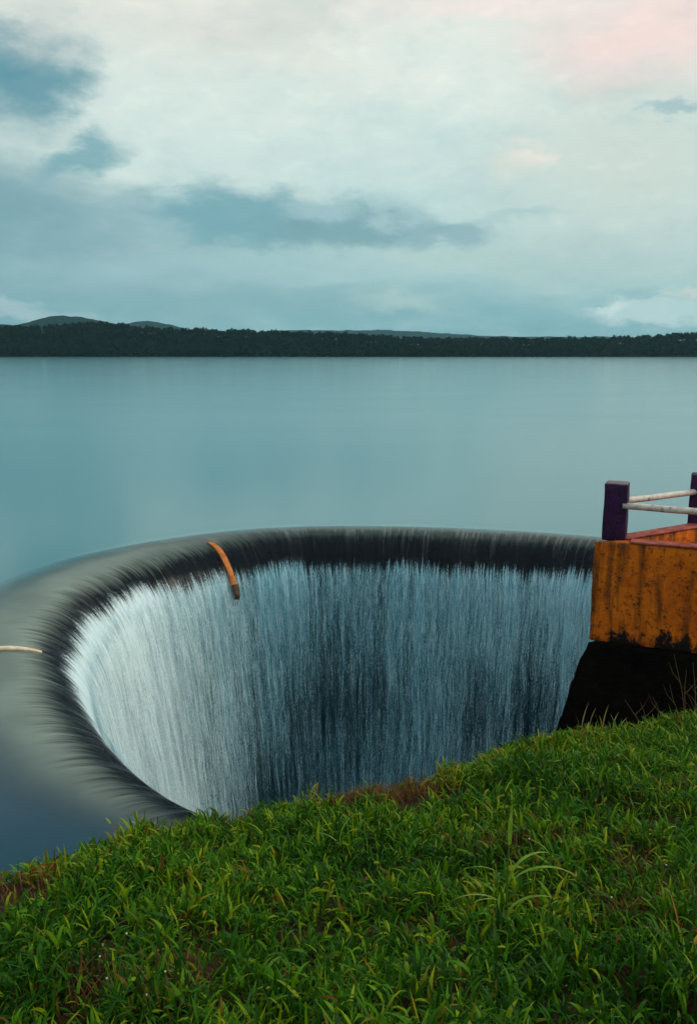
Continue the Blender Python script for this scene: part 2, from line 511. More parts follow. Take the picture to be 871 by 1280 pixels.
def rib(name, px, py, r0, r1, wd, ht, m, taper_a=.25, taper_b=.25):
    g = on_z(px, py)[:2]
    i = int(np.argmin(np.linalg.norm(crest - g, axis=1)))
    rr = np.linspace(v_at_r(r0), v_at_r(r1), 26)
    c, nn, tt = crest[i], nrm[i], tan[i]
    V = []
    for k, vq in enumerate(rr):
        r, z = np.interp(vq, vv, PR), np.interp(vq, vv, PZ)
        a, b = np.interp(vq, vv, PNr), np.interp(vq, vv, PNz)
        hk = ht * (1 + 2.0 * sstep(.9, 1.6, np.array(r)))
        f = min(1, (k + .6) / (26 * taper_a), (26.4 - k) / (26 * taper_b))
        ww = wd * (.85 + .15 * f) * (1 + .12 * (mnoise.noise((k * .37, i, 0))))
        hh = hk * (.30 + .70 * f)
        for du, h in ((-.5, -.12), (-.5, hh * .86), (-.43, hh), (.43, hh), (.5, hh * .86), (.5, -.12)):
            p = c + nn * (r + a * h) + tt * du * ww
            V.append((p[0], p[1], z + b * h))
    V = np.array(V)
    fs = grid_faces(26, 6)
    caps = np.array([[0, 1, 2, 3], [0, 3, 4, 5], [150, 151, 152, 153], [150, 153, 154, 155]])
    me = np_mesh(name, V, [fs, caps])
    return link(name, me, m, spill, False)


o = rib('divider_rib', 268, 680, -.70, 1.52, .27, .085, m_rib, .25, .02); tag(o, 'rusty orange rib crossing the dark back rim')
o2 = rib('divider_rib', 268, 680, 1.51, 1.72, .25, .15, m_ribd, .02, .5); tag(o2, 'blackened lower end of the orange rib')
o3 = rib('divider_rib', 30, 808, -1.6, .35, .20, .09, m_ribp, .3, .5); tag(o3, 'pale dry rib on the left edge of the rim')

# ---- pool far down in the shaft
m_pool, t = mat('churned_water')
n = t.noise(t.pos(), .9, 8, .65)
t.out(t.pbsdf(t.ramp(n, [(.35, (.08, .2, .25)), (.6, (.75, .82, .84))]), .5, .4, t.bump(n, .3)))
inner = crest + nrm * 4.2
V = [(cen[0], cen[1], -25.6)] + [(p[0], p[1], -25.6) for p in inner[::12]]
k = len(V) - 1
me = np_mesh('plunge_pool', np.array(V), [np.array([[0, 1 + i, 1 + (i + 1) % k] for i in range(k)])], True)
tag(link('plunge_pool', me, m_pool), 'churned water at the bottom of the spillway shaft', 'pool', kind='structure')

# ------------------------------------------------------------------ lake
m_lake, t = mat('lake_water')
P = t.pos()
sp_ = t.node('ShaderNodeSeparateXYZ', None, {0: P})
rip = t.noise(t.vec(t.m('MULTIPLY', sp_.outputs[0], .9), t.m('MULTIPLY', sp_.outputs[1], 2.2), 0.), 1.2, 4, .6)
swell = t.noise(t.vec(t.m('MULTIPLY', sp_.outputs[0], .02), t.m('MULTIPLY', sp_.outputs[1], .05), 0.), 1., 4, .55)
rough = t.ss(swell, .35, .7, .145, .165)
c = water_col(t)
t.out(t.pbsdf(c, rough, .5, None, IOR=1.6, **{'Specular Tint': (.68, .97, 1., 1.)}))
step = 6
ring0 = crest[::step] + nrm[::step] * -3.58
n0 = len(ring0)
dirs = ring0 - cen; dl = np.linalg.norm(dirs, axis=1); dirs /= dl[:, None]
rads = [0, 1.5, 4, 8, 15, 30, 60, 120, 250, 500, 1000, 2000, 3300, 4700]
V = np.concatenate([np.concatenate([ring0 + dirs * q, np.full((n0, 1), -0.0)], 1) for q in rads])
fs = []
for a in range(len(rads) - 1):
    i = np.arange(n0); j = (i + 1) % n0
    fs.append(np.stack([a * n0 + i, a * n0 + j, (a + 1) * n0 + j, (a + 1) * n0 + i], 1))
V[:, 2] += 0.03
tag(link('lake', np_mesh('lake', V, fs, True), m_lake, smooth=True), 'calm teal lake reaching to the far wooded shore', 'lake', kind='structure')

# ------------------------------------------------------------------ embankment
crest_line = [((-160, 1150), 3.50), ((0, 1114), 3.7), ((50, 1108), 3.8), ((80, 1102), 3.95), ((120, 1082), 4.15), ((180, 1062), 4.3), ((235, 1052), 4.4), ((330, 1038), 4.65),
              ((450, 1004), 5.0), ((540, 994), 5.3), ((590, 968), 5.55), ((630, 948), 5.75), ((700, 930), 6.1), ((780, 922), 6.4), ((871, 902), 6.8), ((1000, 880), 7.3)]
cl = np.array([on_y(p[0], p[1], y) for p, y in crest_line])
clx = np.concatenate([[-150, -20], cl[:, 0], [14, 150]])
cly = np.concatenate([[3.0, 3.2], cl[:, 1], [8.5, 9.0]])
clz = np.concatenate([[6.4, 6.5], cl[:, 2], [6.1, 6.0]])
Z0 = 7.36


def terrain(x, y):
    c, zc = np.interp(x, clx, cly), np.interp(x, clx, clz)
    y1 = 1.0
    tt = np.clip((y - y1) / (c - y1), 0, 1)
    z = Z0 + (zc - Z0) * (tt * .85 + .15 * tt * tt)
    over = np.maximum(y - c, 0)
    sl = 0.95 + 0.0 * x
    z = z - sl * (np.sqrt(over ** 2 + .12 ** 2) - .12)
    bump = (fbm(x * 1.1 + 40, y * 1.1 + 40, 5) - .5) * .16 + (fbm(x * 3.5 + 9, y * 3.5 + 5, 8) - .5) * .11
    return z + bump * sstep(-6, 1, y) * (1 - sstep(0.2, 2.0, over) * .3) * np.where(np.abs(y - c) < .35, .6, 1)


def ground_hit(px, py):
    d = ray(px, py)
    lo = 1.2
    tq = np.linspace(1.2, 14, 800)
    pts = np.array([0, 0, EYE])[None] + tq[:, None] * d[None]
    h = pts[:, 2] - terrain(pts[:, 0], pts[:, 1])
    i = np.argmax(h < 0)
    return pts[i] if h.min() < 0 else pts[np.argmin(h)]


DA, DB, DC = ground_hit(22, 1128), ground_hit(510, 1004), ground_hit(430, 1005)


def dirt_mask(x, y):
    """bare or dry earth: 1 = no grass"""
    def el(cx, cy, rx, ry): return np.exp(-(((x - cx) / rx) ** 2 + ((y - cy) / ry) ** 2) * 1.2)
    m = 2.0 * el(DA[0] - .10, DA[1] - .06, .33, .34) + 1.6 * el(DB[0], DB[1] - .08, .38, .28) + 1.1 * el(DC[0], DC[1] - .08, .30, .18)
    return np.clip(m * (.7 + .6 * fbm(x * 6, y * 6, 21)), 0, 1)


gx = np.unique(np.concatenate([np.linspace(-150, -8, 30), np.linspace(-8, -3.2, 40), np.linspace(-3.2, 5.0, 220), np.linspace(5, 12, 50), np.linspace(12, 150, 30)]))
gy = np.unique(np.concatenate([np.linspace(-60, 0, 20), np.linspace(0, 1.2, 12), np.linspace(1.2, 8.2, 200), np.linspace(8.2, 11.6, 30)]))
GX, GY = np.meshgrid(gx, gy, indexing='ij')
GZ = np.maximum(terrain(GX, GY), -1.6)
me = np_mesh('ground', np.stack([GX, GY, GZ], 2).reshape(-1, 3), [grid_faces(len(gx), len(gy))], True)
m_soil, t = mat('red_soil')
P = t.pos()
n = t.noise(P, 6.0, 8, .65); n2 = t.noise(P, 40.0, 5, .7)
c = t.ramp(n, [(.3, (.012, .008, .004)), (.5, (.038, .017, .008)), (.7, (.10, .042, .022))])
c = t.mix(t.ss(n2, .64, .76, 0, .5), c, (.13, .075, .05))
t.out(t.pbsdf(c, .9, .2, t.bump(t.m('ADD', n, t.m('MULTIPLY', n2, .4)), .05)))
tag(link('ground', me, m_soil, smooth=True), 'reddish earth of the dam bank under the grass', 'ground', kind='structure')

# ------------------------------------------------------------------ grass


def blades(px, py, pz, n_seg, length, width, az, tilt, droop, roll=None):
    """Curved leaf strips. All inputs arrays of n. Returns verts (n*(2*n_seg+1)), faces tri/quads."""
    n = len(px)
    k = n_seg
    ts = np.linspace(0, 1, k + 1)
    hx, hy = np.cos(az), np.sin(az)
    sx_, sy_ = -np.sin(az), np.cos(az)
    pos = np.stack([px, py, pz], 1)
    V = np.zeros((n, 2 * k + 1, 3), np.float32)
    cur = pos.copy()
    roll = np.zeros(n) if roll is None else roll
    for i in range(k + 1):
        a = tilt + droop * ts[i]                  # angle from vertical
        d = np.stack([np.sin(a) * hx, np.sin(a) * hy, np.cos(a)], 1)
        wv = width * (np.sin(np.pi * (.14 + .86 * ts[i]) ** .8) if i < k else 0)
        up = np.stack([-np.cos(a) * hx, -np.cos(a) * hy, np.sin(a)], 1)
        side = np.stack([sx_, sy_, np.zeros(n)], 1) * np.cos(roll)[:, None] + up * np.sin(roll)[:, None]
        if i < k:
            V[:, 2 * i] = cur - side * (wv * .5)[:, None]
            V[:, 2 * i + 1] = cur + side * (wv * .5)[:, None]
            cur = cur + d * (length / k)[:, None]
        else:
            V[:, 2 * k] = cur
    b = (np.arange(n) * (2 * k + 1))[:, None]
    q = np.concatenate([b + np.array([[2 * i, 2 * i + 1, 2 * i + 3, 2 * i + 2]]) for i in range(k - 1)], 0)
    tr = b + np.array([[2 * k - 2, 2 * k - 1, 2 * k]])
    return V.reshape(-1, 3), q, tr, 2 * k + 1


NG = 165000
ys = 1.3 + (8.0 - 1.3) * RN.random(NG) ** 0.95
xs = (RN.random(NG) * 2 - 1) * (0.50 * ys + 1.1) + 0.05 * ys
c_at = np.interp(xs, clx, cly)
dm = dirt_mask(xs, ys)
ok = (ys < c_at + .55) & (RN.random(NG) > dm * 1.05) & (RN.random(NG) < .36 + 1.6 * sstep(.32, .62, fbm(xs * 6, ys * 6, 77, 3)))
xs, ys = xs[ok], ys[ok]
n = len(xs)
patch = fbm(xs * 1.7 + 3, ys * 1.7 + 9, 31)
clump = fbm(xs * 7 + 3, ys * 7 + 9, 33)
zs = terrain(xs, ys) - .005
lift = RN.random(n)
ln = (.044 + .060 * RN.random(n) ** 1.5) * (.7 + .6 * clump) * (1 + .05 * ys)
wd = (.0065 + .0085 * RN.random(n) ** 1.3) * (.85 + .06 * ys)
azb = RN.random(n) * 2 * np.pi + 0
tilt = np.abs(RN.normal(.45, .40, n)); droop = RN.normal(1.35, .75, n)
zs = zs + lift ** 2 * .10 * (clump * 1.4) + .05 * sstep(.4, .75, fbm(xs * 6, ys * 6, 77, 3))
V, q, tr, kv = blades(xs, ys, zs, 4, ln, wd, azb, tilt, droop, RN.normal(0, .45, n))
me = np_mesh('grass', V, [q, tr])
edge_d = np.clip(1 - np.abs(ys - np.interp(xs, clx, cly)) / .45, 0, 1)
dmb = np.clip(dirt_mask(xs, ys) * 1.6, 0, 1)
hue = np.clip(.34 + .50 * (patch - .5) + .24 * RN.normal(0, 1, n) * .8 + .42 * edge_d * RN.random(n) + .55 * dmb * RN.random(n)
              + (RN.random(n) < .02) * .5, 0, 1)
attr(me, 'tone', np.repeat(hue, kv))
m_grass, t = mat('grass_leaf')
a = t.attr('tone')
c = t.ramp(a, [(0., (.005, .034, .001)), (.30, (.019, .098, .001)), (.52, (.070, .200, .002)), (.70, (.240, .310, .005)), (.85, (.160, .105, .008)), (1., (.13, .045, .007))])
dif = t.pbsdf(c, .5, .12)
trl = t.node('ShaderNodeBsdfTranslucent', 0, {'Color': t.mix(.5, c, (.06, .14, .01))})
t.out(t.mixsh(.30, dif, trl))
tag(link('grass', me, m_grass, smooth=True), 'thick short green grass covering the bank in the foreground', 'grass', kind='stuff')

# dry reddish seed-head weeds between the grass
spots = [(640, 1062, 5, 70), (600, 1075, 4, 36), (690, 1060, 4, 34), (110, 1250, 2, 46), (190, 1262, 2, 42), (480, 1005, 4, 110), (420, 1000, 4, 90), (540, 990, 4, 90), (515, 1000, 4, 80), (450, 1000, 4, 80), (800, 1100, 4, 46),
         (770, 1150, 3, 46), (840, 1140, 3, 40), (760, 1010, 5, 40), (850, 1000, 5, 40), (790, 925, 6, 60), (840, 905, 6, 60), (740, 915, 6, 60), (230, 1035, 4, 40), (300, 1025, 4, 50), (30, 1130, 3, 30)]


wx, wy, wt = [], [], []
for (px, py, _, cnt) in spots:
    g = ground_hit(px, py)
    for k in range(cnt * 3):
        wx.append(g[0] + R.gauss(0, .11)); wy.append(g[1] + R.gauss(0, .10)); wt.append(R.random())
wx, wy = np.array(wx), np.array(wy)
n = len(wx)
V, q, tr, kv = blades(wx, wy, terrain(wx, wy) + .01, 3, .05 + .09 * RN.random(n), .0035 + .004 * RN.random(n), RN.random(n) * 6.28, np.abs(RN.normal(.2, .25, n)), RN.normal(.6, .5, n))
me = np_mesh('dry_weeds', V, [q, tr]); attr(me, 'tone', np.repeat(np.array(wt), kv))
m_dry, t = mat('dry_leaf')
c = t.ramp(t.attr('tone'), [(0, (.055, .018, .008)), (.4, (.12, .045, .014)), (.75, (.16, .085, .022)), (1, (.11, .10, .02))])
t.out(t.mixsh(.25, t.pbsdf(c, .6, .3), t.node('ShaderNodeBsdfTranslucent', 0, {'Color': c})))
tag(link('dry_weeds', me, m_dry), 'patches of dry reddish brown weeds among the green grass', 'weeds', kind='stuff')

# pale seed heads
m_seed, t = mat('pale_seed')
t.out(t.pbsdf((.55, .50, .42), .7, .3))
bm = bmesh.new()
for (px, py) in [(600, 1044), (624, 1050), (643, 1047), (660, 1070), (647, 1080), (93, 1222), (127, 1225), (136, 1254), (208, 1246), (160, 1195), (177, 1197), (185, 1276), (603, 1085), (672, 1108), (156, 1272), (830, 1106), (762, 1148), (700, 1075)]:
    g = ground_hit(px, py)
    mtx = bpy.data.objects['camera'].matrix_world.copy()
    bmesh.ops.create_icosphere(bm, subdivisions=1, radius=.0026 + .0022 * R.random(),
                               matrix=__import__('mathutils').Matrix.Translation((g[0], g[1], g[2] + .09)))
tag(link('seed_heads', bm_mesh('seed_heads', bm), m_seed), 'tiny pale seed heads dotted over the dry weeds', 'seed heads', kind='stuff')


# ------------------------------------------------------------------ single plants
def leaf(p, L, Wd, azm, tilt, droop, seg=9):
    V, q, tr, _ = blades(np.array([p[0]]), np.array([p[1]]), np.array([p[2]]), seg, np.array([L]), np.array([Wd]), np.array([azm]), np.array([tilt]), np.array([droop]), np.array([.25]))
    return V, [q, tr]


def tube(bm, pts, r0, r1=None, seg=8, cap=True):
    r1 = r0 if r1 is None else r1
    rings = []
    pts = [Vector(p) for p in pts]
    for i, p in enumerate(pts):
        dd = (pts[min(i + 1, len(pts) - 1)] - pts[max(i - 1, 0)]).normalized()
        a = dd.cross(Vector((0.31, .12, .94)) if abs(dd.z) < .9 else Vector((1, 0, 0))).normalized()
        b = dd.cross(a)
        rr = r0 + (r1 - r0) * i / (len(pts) - 1)
        rings.append([bm.verts.new(p + (a * math.cos(k * 2 * math.pi / seg) + b * math.sin(k * 2 * math.pi / seg)) * rr) for k in range(seg)])
    for A, B in zip(rings, rings[1:]):
        for k in range(seg): bm.faces.new((A[k], A[(k + 1) % seg], B[(k + 1) % seg], B[k]))
    if cap:
        bm.faces.new(rings[0]); bm.faces.new(rings[-1][::-1])


m_leafy, t = mat('bright_leaf')
n = t.noise(t.pos(), 30., 3)
c = t.ramp(n, [(.3, (.10, .24, .012)), (.7, (.28, .40, .03))])
t.out(t.mixsh(.3, t.pbsdf(c, .45, .4), t.node('ShaderNodeBsdfTranslucent', 0, {'Color': c})))
m_stem, t = mat('green_stem')
t.out(t.pbsdf((.06, .12, .015), .5, .4))
m_straw, t = mat('straw')
n = t.noise(t.pos(), 20., 3)
t.out(t.pbsdf(t.ramp(n, [(.3, (.28, .19, .06)), (.7, (.45, .34, .13))]), .7, .3))
m_rust, t = mat('withered_leaf')
n = t.noise(t.pos(), 25., 4)
t.out(t.pbsdf(t.ramp(n, [(.3, (.16, .04, .012)), (.7, (.34, .11, .035))]), .7, .3))
m_twig, t = mat('twig')
t.out(t.pbsdf((.16, .10, .05), .8, .2))


def plant(name, px, py, label, cat, stem_pts, leaves, ms, ml, r=.0035, group=None):
    """leaves: (height fraction point, L, W, azimuth, tilt, droop)"""
    g = ground_hit(px, py)
    root = empty(name, g)
    tag(root, label, cat, group)
    if stem_pts:
        bm = bmesh.new(); tube(bm, [Vector(g) + Vector(p) for p in stem_pts], r, r * .5, 6)
        link('stem', bm_mesh('stem', bm), ms, root, True)
    for (off, L, Wd, az_, ti, dr__) in leaves:
        V, fs = leaf(np.array(g) + np.array(off), L, Wd, az_, ti, dr__)
        link('leaf', np_mesh('leaf', V, fs), ml, root, True)
    return root


g0 = ground_hit(632, 1165)
plant('tall_grass_plant', 632, 1165, 'tall bright grass stalk rising above the grass right of centre', 'grass stalk',
      [(0, 0, 0), (-.003, .0, .18), (.0, .01, .36), (.008, .01, .44)],
      [((.0, .0, .36), .17, .016, 1.1, .02, .12), ((0, 0, .20), .23, .013, 0.25, .15, 2.0), ((0, 0, .20), .20, .012, 3.3, .5, 1.4),
       ((0, 0, .10), .24, .016, 3.25, .7, 1.5), ((0, 0, .10), .18, .014, 3.6, .6, 1.2), ((0, 0, .08), .20, .014, -.2, .5, 1.3),
       ((.02, 0, .22), .25, .011, -.15, .75, 1.5), ((0, 0, .06), .16, .014, -1.5, .8, 1.7)], m_stem, m_leafy, .0045)
plant('grass_plant', 432, 1082, 'arching pair of pale grass leaves left of the tall stalk', 'grass stalk',
      [(0, 0, 0), (.0, 0, .05)], [((0, 0, .05), .26, .013, .1, -.5, 1.6), ((0, 0, .05), .22, .012, 2.9, .3, 1.6), ((0, 0, .04), .16, .012, 3.6, .3, 1.2)], m_stem, m_leafy)
plant('seedling', 178, 1046, 'small reddish stemmed seedling with two leaves at the bank edge', 'seedling',
      [(0, 0, 0), (-.02, 0, .06), (-.012, 0, .13)], [((-.012, 0, .06), .07, .016, 3.0, .7, .7), ((-.012, 0, .10), .06, .015, .4, .8, .3), ((-.015, 0, .07), .05, .013, -.1, .9, .5)], m_twig, m_leafy, .003)
plant('seedling', 152, 1050, 'leaning bare twig seedling with one pale leaf, leftmost on the bank edge', 'seedling',
      [(0, 0, 0), (-.03, 0, .05), (-.055, 0, .11)], [((-.055, 0, .10), .05, .018, 2.8, .6, .5), ((-.03, 0, .05), .05, .012, .2, .7, .5)], m_twig, m_leafy, .0028)
plant('seedling', 245, 1032, 'tiny dark green seedling where the rim meets the grass', 'seedling',
      [(0, 0, 0), (.005, 0, .07)], [((.005, 0, .06), .05, .012, .3, .8, .5), ((.005, 0, .06), .045, .012, 2.9, .8, .5), ((.005, 0, .07), .04, .01, 1.4, .3, .5)], m_stem, m_leafy, .0025)
plant('withered_plant', 850, 1178, 'withered rust coloured leaf standing in the grass at right', 'withered plant',
      None, [((0, 0, .0), .20, .020, 2.4, .15, .35), ((.01, 0, 0), .12, .035, -1.2, .6, 1.2), ((0, 0, 0), .15, .014, .2, .9, .6), ((-.03, 0, .02), .12, .016, 3.1, .9, .8)], m_twig, m_rust)
plant('dead_stalk', 27, 1120, 'thin dark dead stalk standing in the bare red earth', 'dead stalk',
      [(0, 0, -.01), (.004, 0, .06), (-.002, .003, .13)], [((0, 0, .07), .03, .006, .2, .5, .3), ((0, 0, .10), .025, .005, 3., .4, .3)], m_twig, m_rust, .004)
dry_lbl = ['dry straw tuft at the left foot of the black wall base', 'dry arching straw tuft below the orange wall at the right edge', 'short dry straw tuft beside the grass hump under the black base']
for (px, py, lb, lv) in [
    (728, 912, dry_lbl[0], [((-.03, 0, 0), .22, .009, 2.9, .05, .9), ((-.01, 0, 0), .24, .009, .3, .05, .4), ((.05, 0, 0), .20, .008, .2, .05, .5), ((.13, 0, 0), .26, .009, 2.9, .1, .9), ((.16, 0, 0), .22, .010, .4, .0, .5)]),
    (866, 892, dry_lbl[1], [((0, 0, 0), .36, .010, 3.0, .5, .9), ((.02, 0, 0), .50, .011, 2.9, .35, .6), ((.05, 0, 0), .30, .009, 3.4, .3, .8), ((.1, 0, 0), .30, .009, 2.6, .3, .6)]),
    (765, 912, dry_lbl[2], [((0, 0, 0), .16, .008, .6, .1, .8), ((.02, 0, 0), .14, .008, 2.4, .1, .6), ((.06, 0, 0), .12, .007, .3, .2, .8)])]:
    plant('dry_grass_tuft', px, py, lb, 'grass tuft', None, lv, m_straw, m_straw, group='dry straw tufts under the wall')

# ------------------------------------------------------------------ terrace with parapet
YW = 11.5
c0 = on_y(742, 676, YW); ZT = c0[2]
pn = on_z(871, 687, ZT); pf = on_z(871, 655, ZT)
dn = (pn - c0)[:2]; dn /= np.linalg.norm(dn)
df = (pf - c0)[:2]; df /= np.linalg.norm(df)
c0 = c0[:2]
LEN_N, LEN_F, TH = 7.0, 7.0, .20
ZB = on_y(740, 800, YW)[2]


def perp_in(dv, other):
    p = np.array([-dv[1], dv[0]])
    return p if p @ other > 0 else -p


pnn, pff = perp_in(dn, df), perp_in(df, dn)


def isect(p, a, q, b):
    s = np.linalg.solve(np.stack([a, -b], 1), q - p)[0]
    return p + a * s


ci = isect(c0 + pnn * TH, dn, c0 + pff * TH, df)
n_end, f_end = c0 + dn * LEN_N, c0 + df * LEN_F


def prism(bm, poly_b, zb, poly_t, zt, div=1):
    n = len(poly_b)
    layers = []
    for k in range(div + 1):
        f = k / div
        layers.append([bm.verts.new((pb[0] * (1 - f) + pt[0] * f, pb[1] * (1 - f) + pt[1] * f, zb + (zt - zb) * f)) for pb, pt in zip(poly_b, poly_t)])
    for A, B in zip(layers, layers[1:]):
        for k in range(n): bm.faces.new((A[k], A[(k + 1) % n], B[(k + 1) % n], B[k]))
    bm.faces.new(layers[0][::-1]); bm.faces.new(layers[-1])


def roughen(bm, amp, sc, cuts=0):
    for vt in bm.verts:
        c = vt.co
        nv = mnoise.noise_vector(c * sc) * .7 + mnoise.noise_vector(c * sc * 2.7) * .4
        vt.co = c + nv * amp


def ragged(name, poly_b, zb, poly_t, zt, amp, sc, cuts, mt, par, bev=.02):
    bm = bmesh.new()
    prism(bm, poly_b, zb, poly_t, zt)
    bmesh.ops.recalc_face_normals(bm, faces=bm.faces)
    if bev: bmesh.ops.bevel(bm, geom=list(bm.edges), offset=bev, segments=2, affect='EDGES', profile=.5)
    bmesh.ops.triangulate(bm, faces=[f for f in bm.faces if len(f.verts) > 4])
    for _ in range(cuts):
        es = [e for e in bm.edges if e.calc_length() > .11]
        if es: bmesh.ops.subdivide_edges(bm, edges=es, cuts=1, use_grid_fill=True)
    roughen(bm, amp, sc)
    return link(name, bm_mesh(name, bm), mt, par, True)


m_or, t = mat('weathered_orange_paint')
P = t.pos(); zz = t.node('ShaderNodeSeparateXYZ', None, {0: P}).outputs[2]
n = t.noise(P, 2.6, 10, .72); nf = t.noise(P, 13., 8, .75); st_ = t.noise(t.node('ShaderNodeVectorMath', 0, {0: P, 1: (5., 5., .5)}, operation='MULTIPLY'), 1., 5, .65)
c = t.ramp(n, [(.28, (.26, .050, .002)), (.44, (.54, .122, .003)), (.60, (.72, .185, .005)), (.78, (.40, .080, .003))])
c = t.mix(t.ss(st_, .47, .66, 0, .8), c, (.09, .032, .006))
c = t.mix(t.ss(nf, .51, .64, 0, .85), c, (.03, .015, .006))
low = t.m('ADD', zz, t.m('ADD', t.m('MULTIPLY', t.m('SUBTRACT', n, .5), -1.3), t.m('ADD', t.m('MULTIPLY', t.m('SUBTRACT', nf, .5), -.45), t.m('MULTIPLY', t.m('SUBTRACT', st_, .5), -.8))))
c = t.mix(t.ss(low, ZB + .02, ZB + .20, 1., 0.), c, (.006, .006, .005))
c = t.mix(t.ss(t.m('ADD', zz, t.m('MULTIPLY', t.m('SUBTRACT', st_, .5), .5)), ZT - .12, ZT + .06, 0., .55), c, (.07, .03, .014))
t.out(t.pbsdf(c, .85, .25, t.bump(t.m('ADD', n, t.m('MULTIPLY', nf, .5)), .03)))
m_cop, t = mat('faded_red_paint')
n = t.noise(t.pos(), 7., 6, .65)
t.out(t.pbsdf(t.ramp(n, [(.3, (.08, .016, .010)), (.5, (.28, .050, .032)), (.72, (.42, .12, .075))]), .7, .3, t.bump(n, .01)))
m_blk, t = mat('black_moss_masonry')
P = t.pos(); n = t.noise(P, 3., 8, .7); nf = t.noise(P, 16., 4, .7)
t.out(t.pbsdf(t.ramp(n, [(.4, (.0025, .0025, .0022)), (.75, (.010, .009, .006))]), .95, .08, t.bump(t.m('ADD', n, t.m('MULTIPLY', nf, .4)), .10)))

terr = empty('terrace', (c0[0], c0[1], ZB))
tag(terr, 'weathered orange painted terrace corner on a black mossy base', 'terrace')
wl = [c0, n_end, n_end + pnn * TH, ci]
ragged('front_wall', wl, ZB, wl, ZT, .012, 3.5, 5, m_or, terr, .015)
gap = .004
wf_ = [c0 + df * .02 + pff * gap, ci + df * .02, f_end + pff * TH, f_end]
s0 = c0 + df * (TH / abs(np.cross(dn, df))) + pff * 0   # butt the far wall behind the front one
wf_ = [isect(c0 + pnn * (TH + .004), dn, c0, df), isect(c0 + pnn * (TH + .004), dn, c0 + pff * TH, df), f_end + pff * TH, f_end]
ragged('back_wall', wf_, ZB, wf_, ZT - .004, .010, 3.5, 4, m_or, terr, .015)


def inset(poly, dz): return poly
cop = [c0 + (dn + df) * .02 + dn * .55, n_end, n_end + pnn * (TH + .02), ci + dn * .55 + pnn * .02]
cop[0] = c0 + dn * .48 - pnn * .015
cop[3] = c0 + dn * .48 + pnn * (TH + .015)
cop[1] = n_end - pnn * .015
bm = bmesh.new(); prism(bm, cop, ZT + .006, cop, ZT + .034)
bmesh.ops.bevel(bm, geom=list(bm.edges), offset=.006, segments=1, affect='EDGES')
link('coping', bm_mesh('coping', bm), m_cop, terr)
q0 = isect(c0 + pnn * (TH + .03), dn, c0, df)
cf = [q0 - pff * .015, isect(c0 + pnn * (TH + .03), dn, c0 + pff * (TH + .015), df), f_end + pff * (TH + .015), f_end - pff * .015]
bm = bmesh.new(); prism(bm, cf, ZT + .004, cf, ZT + .030)
bmesh.ops.bevel(bm, geom=list(bm.edges), offset=.006, segments=1, affect='EDGES')
link('coping', bm_mesh('coping', bm), m_cop, terr)
dk_ = [ci + (dn + df) * .01, n_end + pnn * (TH + .01), n_end + pnn * 2.0 + dn * 0, f_end + pff * (TH + .01)]
bm = bmesh.new(); prism(bm, dk_, ZT - 1.15, dk_, ZT - .95)
link('deck', bm_mesh('deck', bm), m_or, terr)
# battered black base: wider at the foot
out_n, out_f = -pnn, -pff
zb2 = -1.2
hgt_ = ZB - zb2
top = [c0 + out_n * .01 + out_f * .01, n_end + out_n * .01, n_end + pnn * 2.5, f_end + out_f * .01]
bx = .40
bot = [isect(c0 + out_n * .10 * hgt_, dn, c0 + out_f * .155 * hgt_, df), n_end + out_n * .10 * hgt_, n_end + pnn * 2.5, f_end + out_f * .155 * hgt_]
ragged('plinth', bot, zb2, top, ZB - .004, .060, 3.4, 6, m_blk, terr, .0)

# railing
m_post, t = mat('dark_purple_paint')
P = t.pos(); n = t.noise(P, 5., 7, .65); n2 = t.noise(P, 24., 4, .7)
c = t.ramp(n, [(.3, (.012, .002, .018)), (.55, (.028, .004, .046)), (.75, (.050, .008, .082))])
c = t.mix(t.ss(n2, .62, .75, 0, .5), c, (.05, .03, .04))
c = t.mix(t.ss(t.m('ADD', t.node('ShaderNodeSeparateXYZ', None, {0: P}).outputs[2], t.m('MULTIPLY', n, .05)), ZT + .80, ZT + .83), c, (.16, .13, .14))
t.out(t.pbsdf(c, .7, .3, t.bump(t.m('ADD', n, t.m('MULTIPLY', n2, .5)), .02)))
m_rail, t = mat('chipped_white_pipe')
P = t.pos(); n = t.noise(P, 9., 6, .7)
t.out(t.pbsdf(t.ramp(n, [(.32, (.10, .07, .05)), (.45, (.48, .44, .40)), (.7, (.66, .62, .58))]), .55, .4, t.bump(n, .01)))
rl = empty('railing', (c0[0], c0[1], ZT))
tag(rl, 'railing of dark purple posts and whitish pipes on the orange wall', 'railing')


def post(cx_, cy_, dirv, h, z0=ZT):
    a = np.array(dirv) * .16; b = np.array([-dirv[1], dirv[0]]) * .16
    c_ = np.array([cx_, cy_])
    pl = [c_ - a - b, c_ + a - b, c_ + a + b, c_ - a + b]
    pt = [c_ + (p - c_) * .97 for p in pl]
    return ragged('post', pl, z0 - .02, pt, z0 + h, .010, 6., 3, m_post, rl, .022)


def along(dv, pv, s): return c0 + dv * s + pv * TH * .5


face = dn
pc1 = on_y(767, 676, YW + .22)[:2]
H1 = .80
post(pc1[0], pc1[1], face, H1)
pc2 = on_z(864, 653, ZT)[:2] + pff * .12
post(pc2[0], pc2[1], face, H1 * .97)
pc3 = pc1 + dn * 1.95
post(pc3[0], pc3[1], face, H1, ZT + .045)
pc4 = pc2 + df * 1.75
post(pc4[0], pc4[1], face, H1)
zr = ZT + H1 * .62


def rail(a, b, za, zb_, r=.047):
    bm = bmesh.new()
    pts = []
    for k in range(13):
        f = k / 12
        q_ = a + (b - a) * f
        pts.append((q_[0], q_[1], za + (zb_ - za) * f + .002 * math.sin(k * 1.3) - .006 * math.sin(f * math.pi)))
    tube(bm, pts, r, r, 12)
    return link('rail', bm_mesh('rail', bm), m_rail, rl, True)


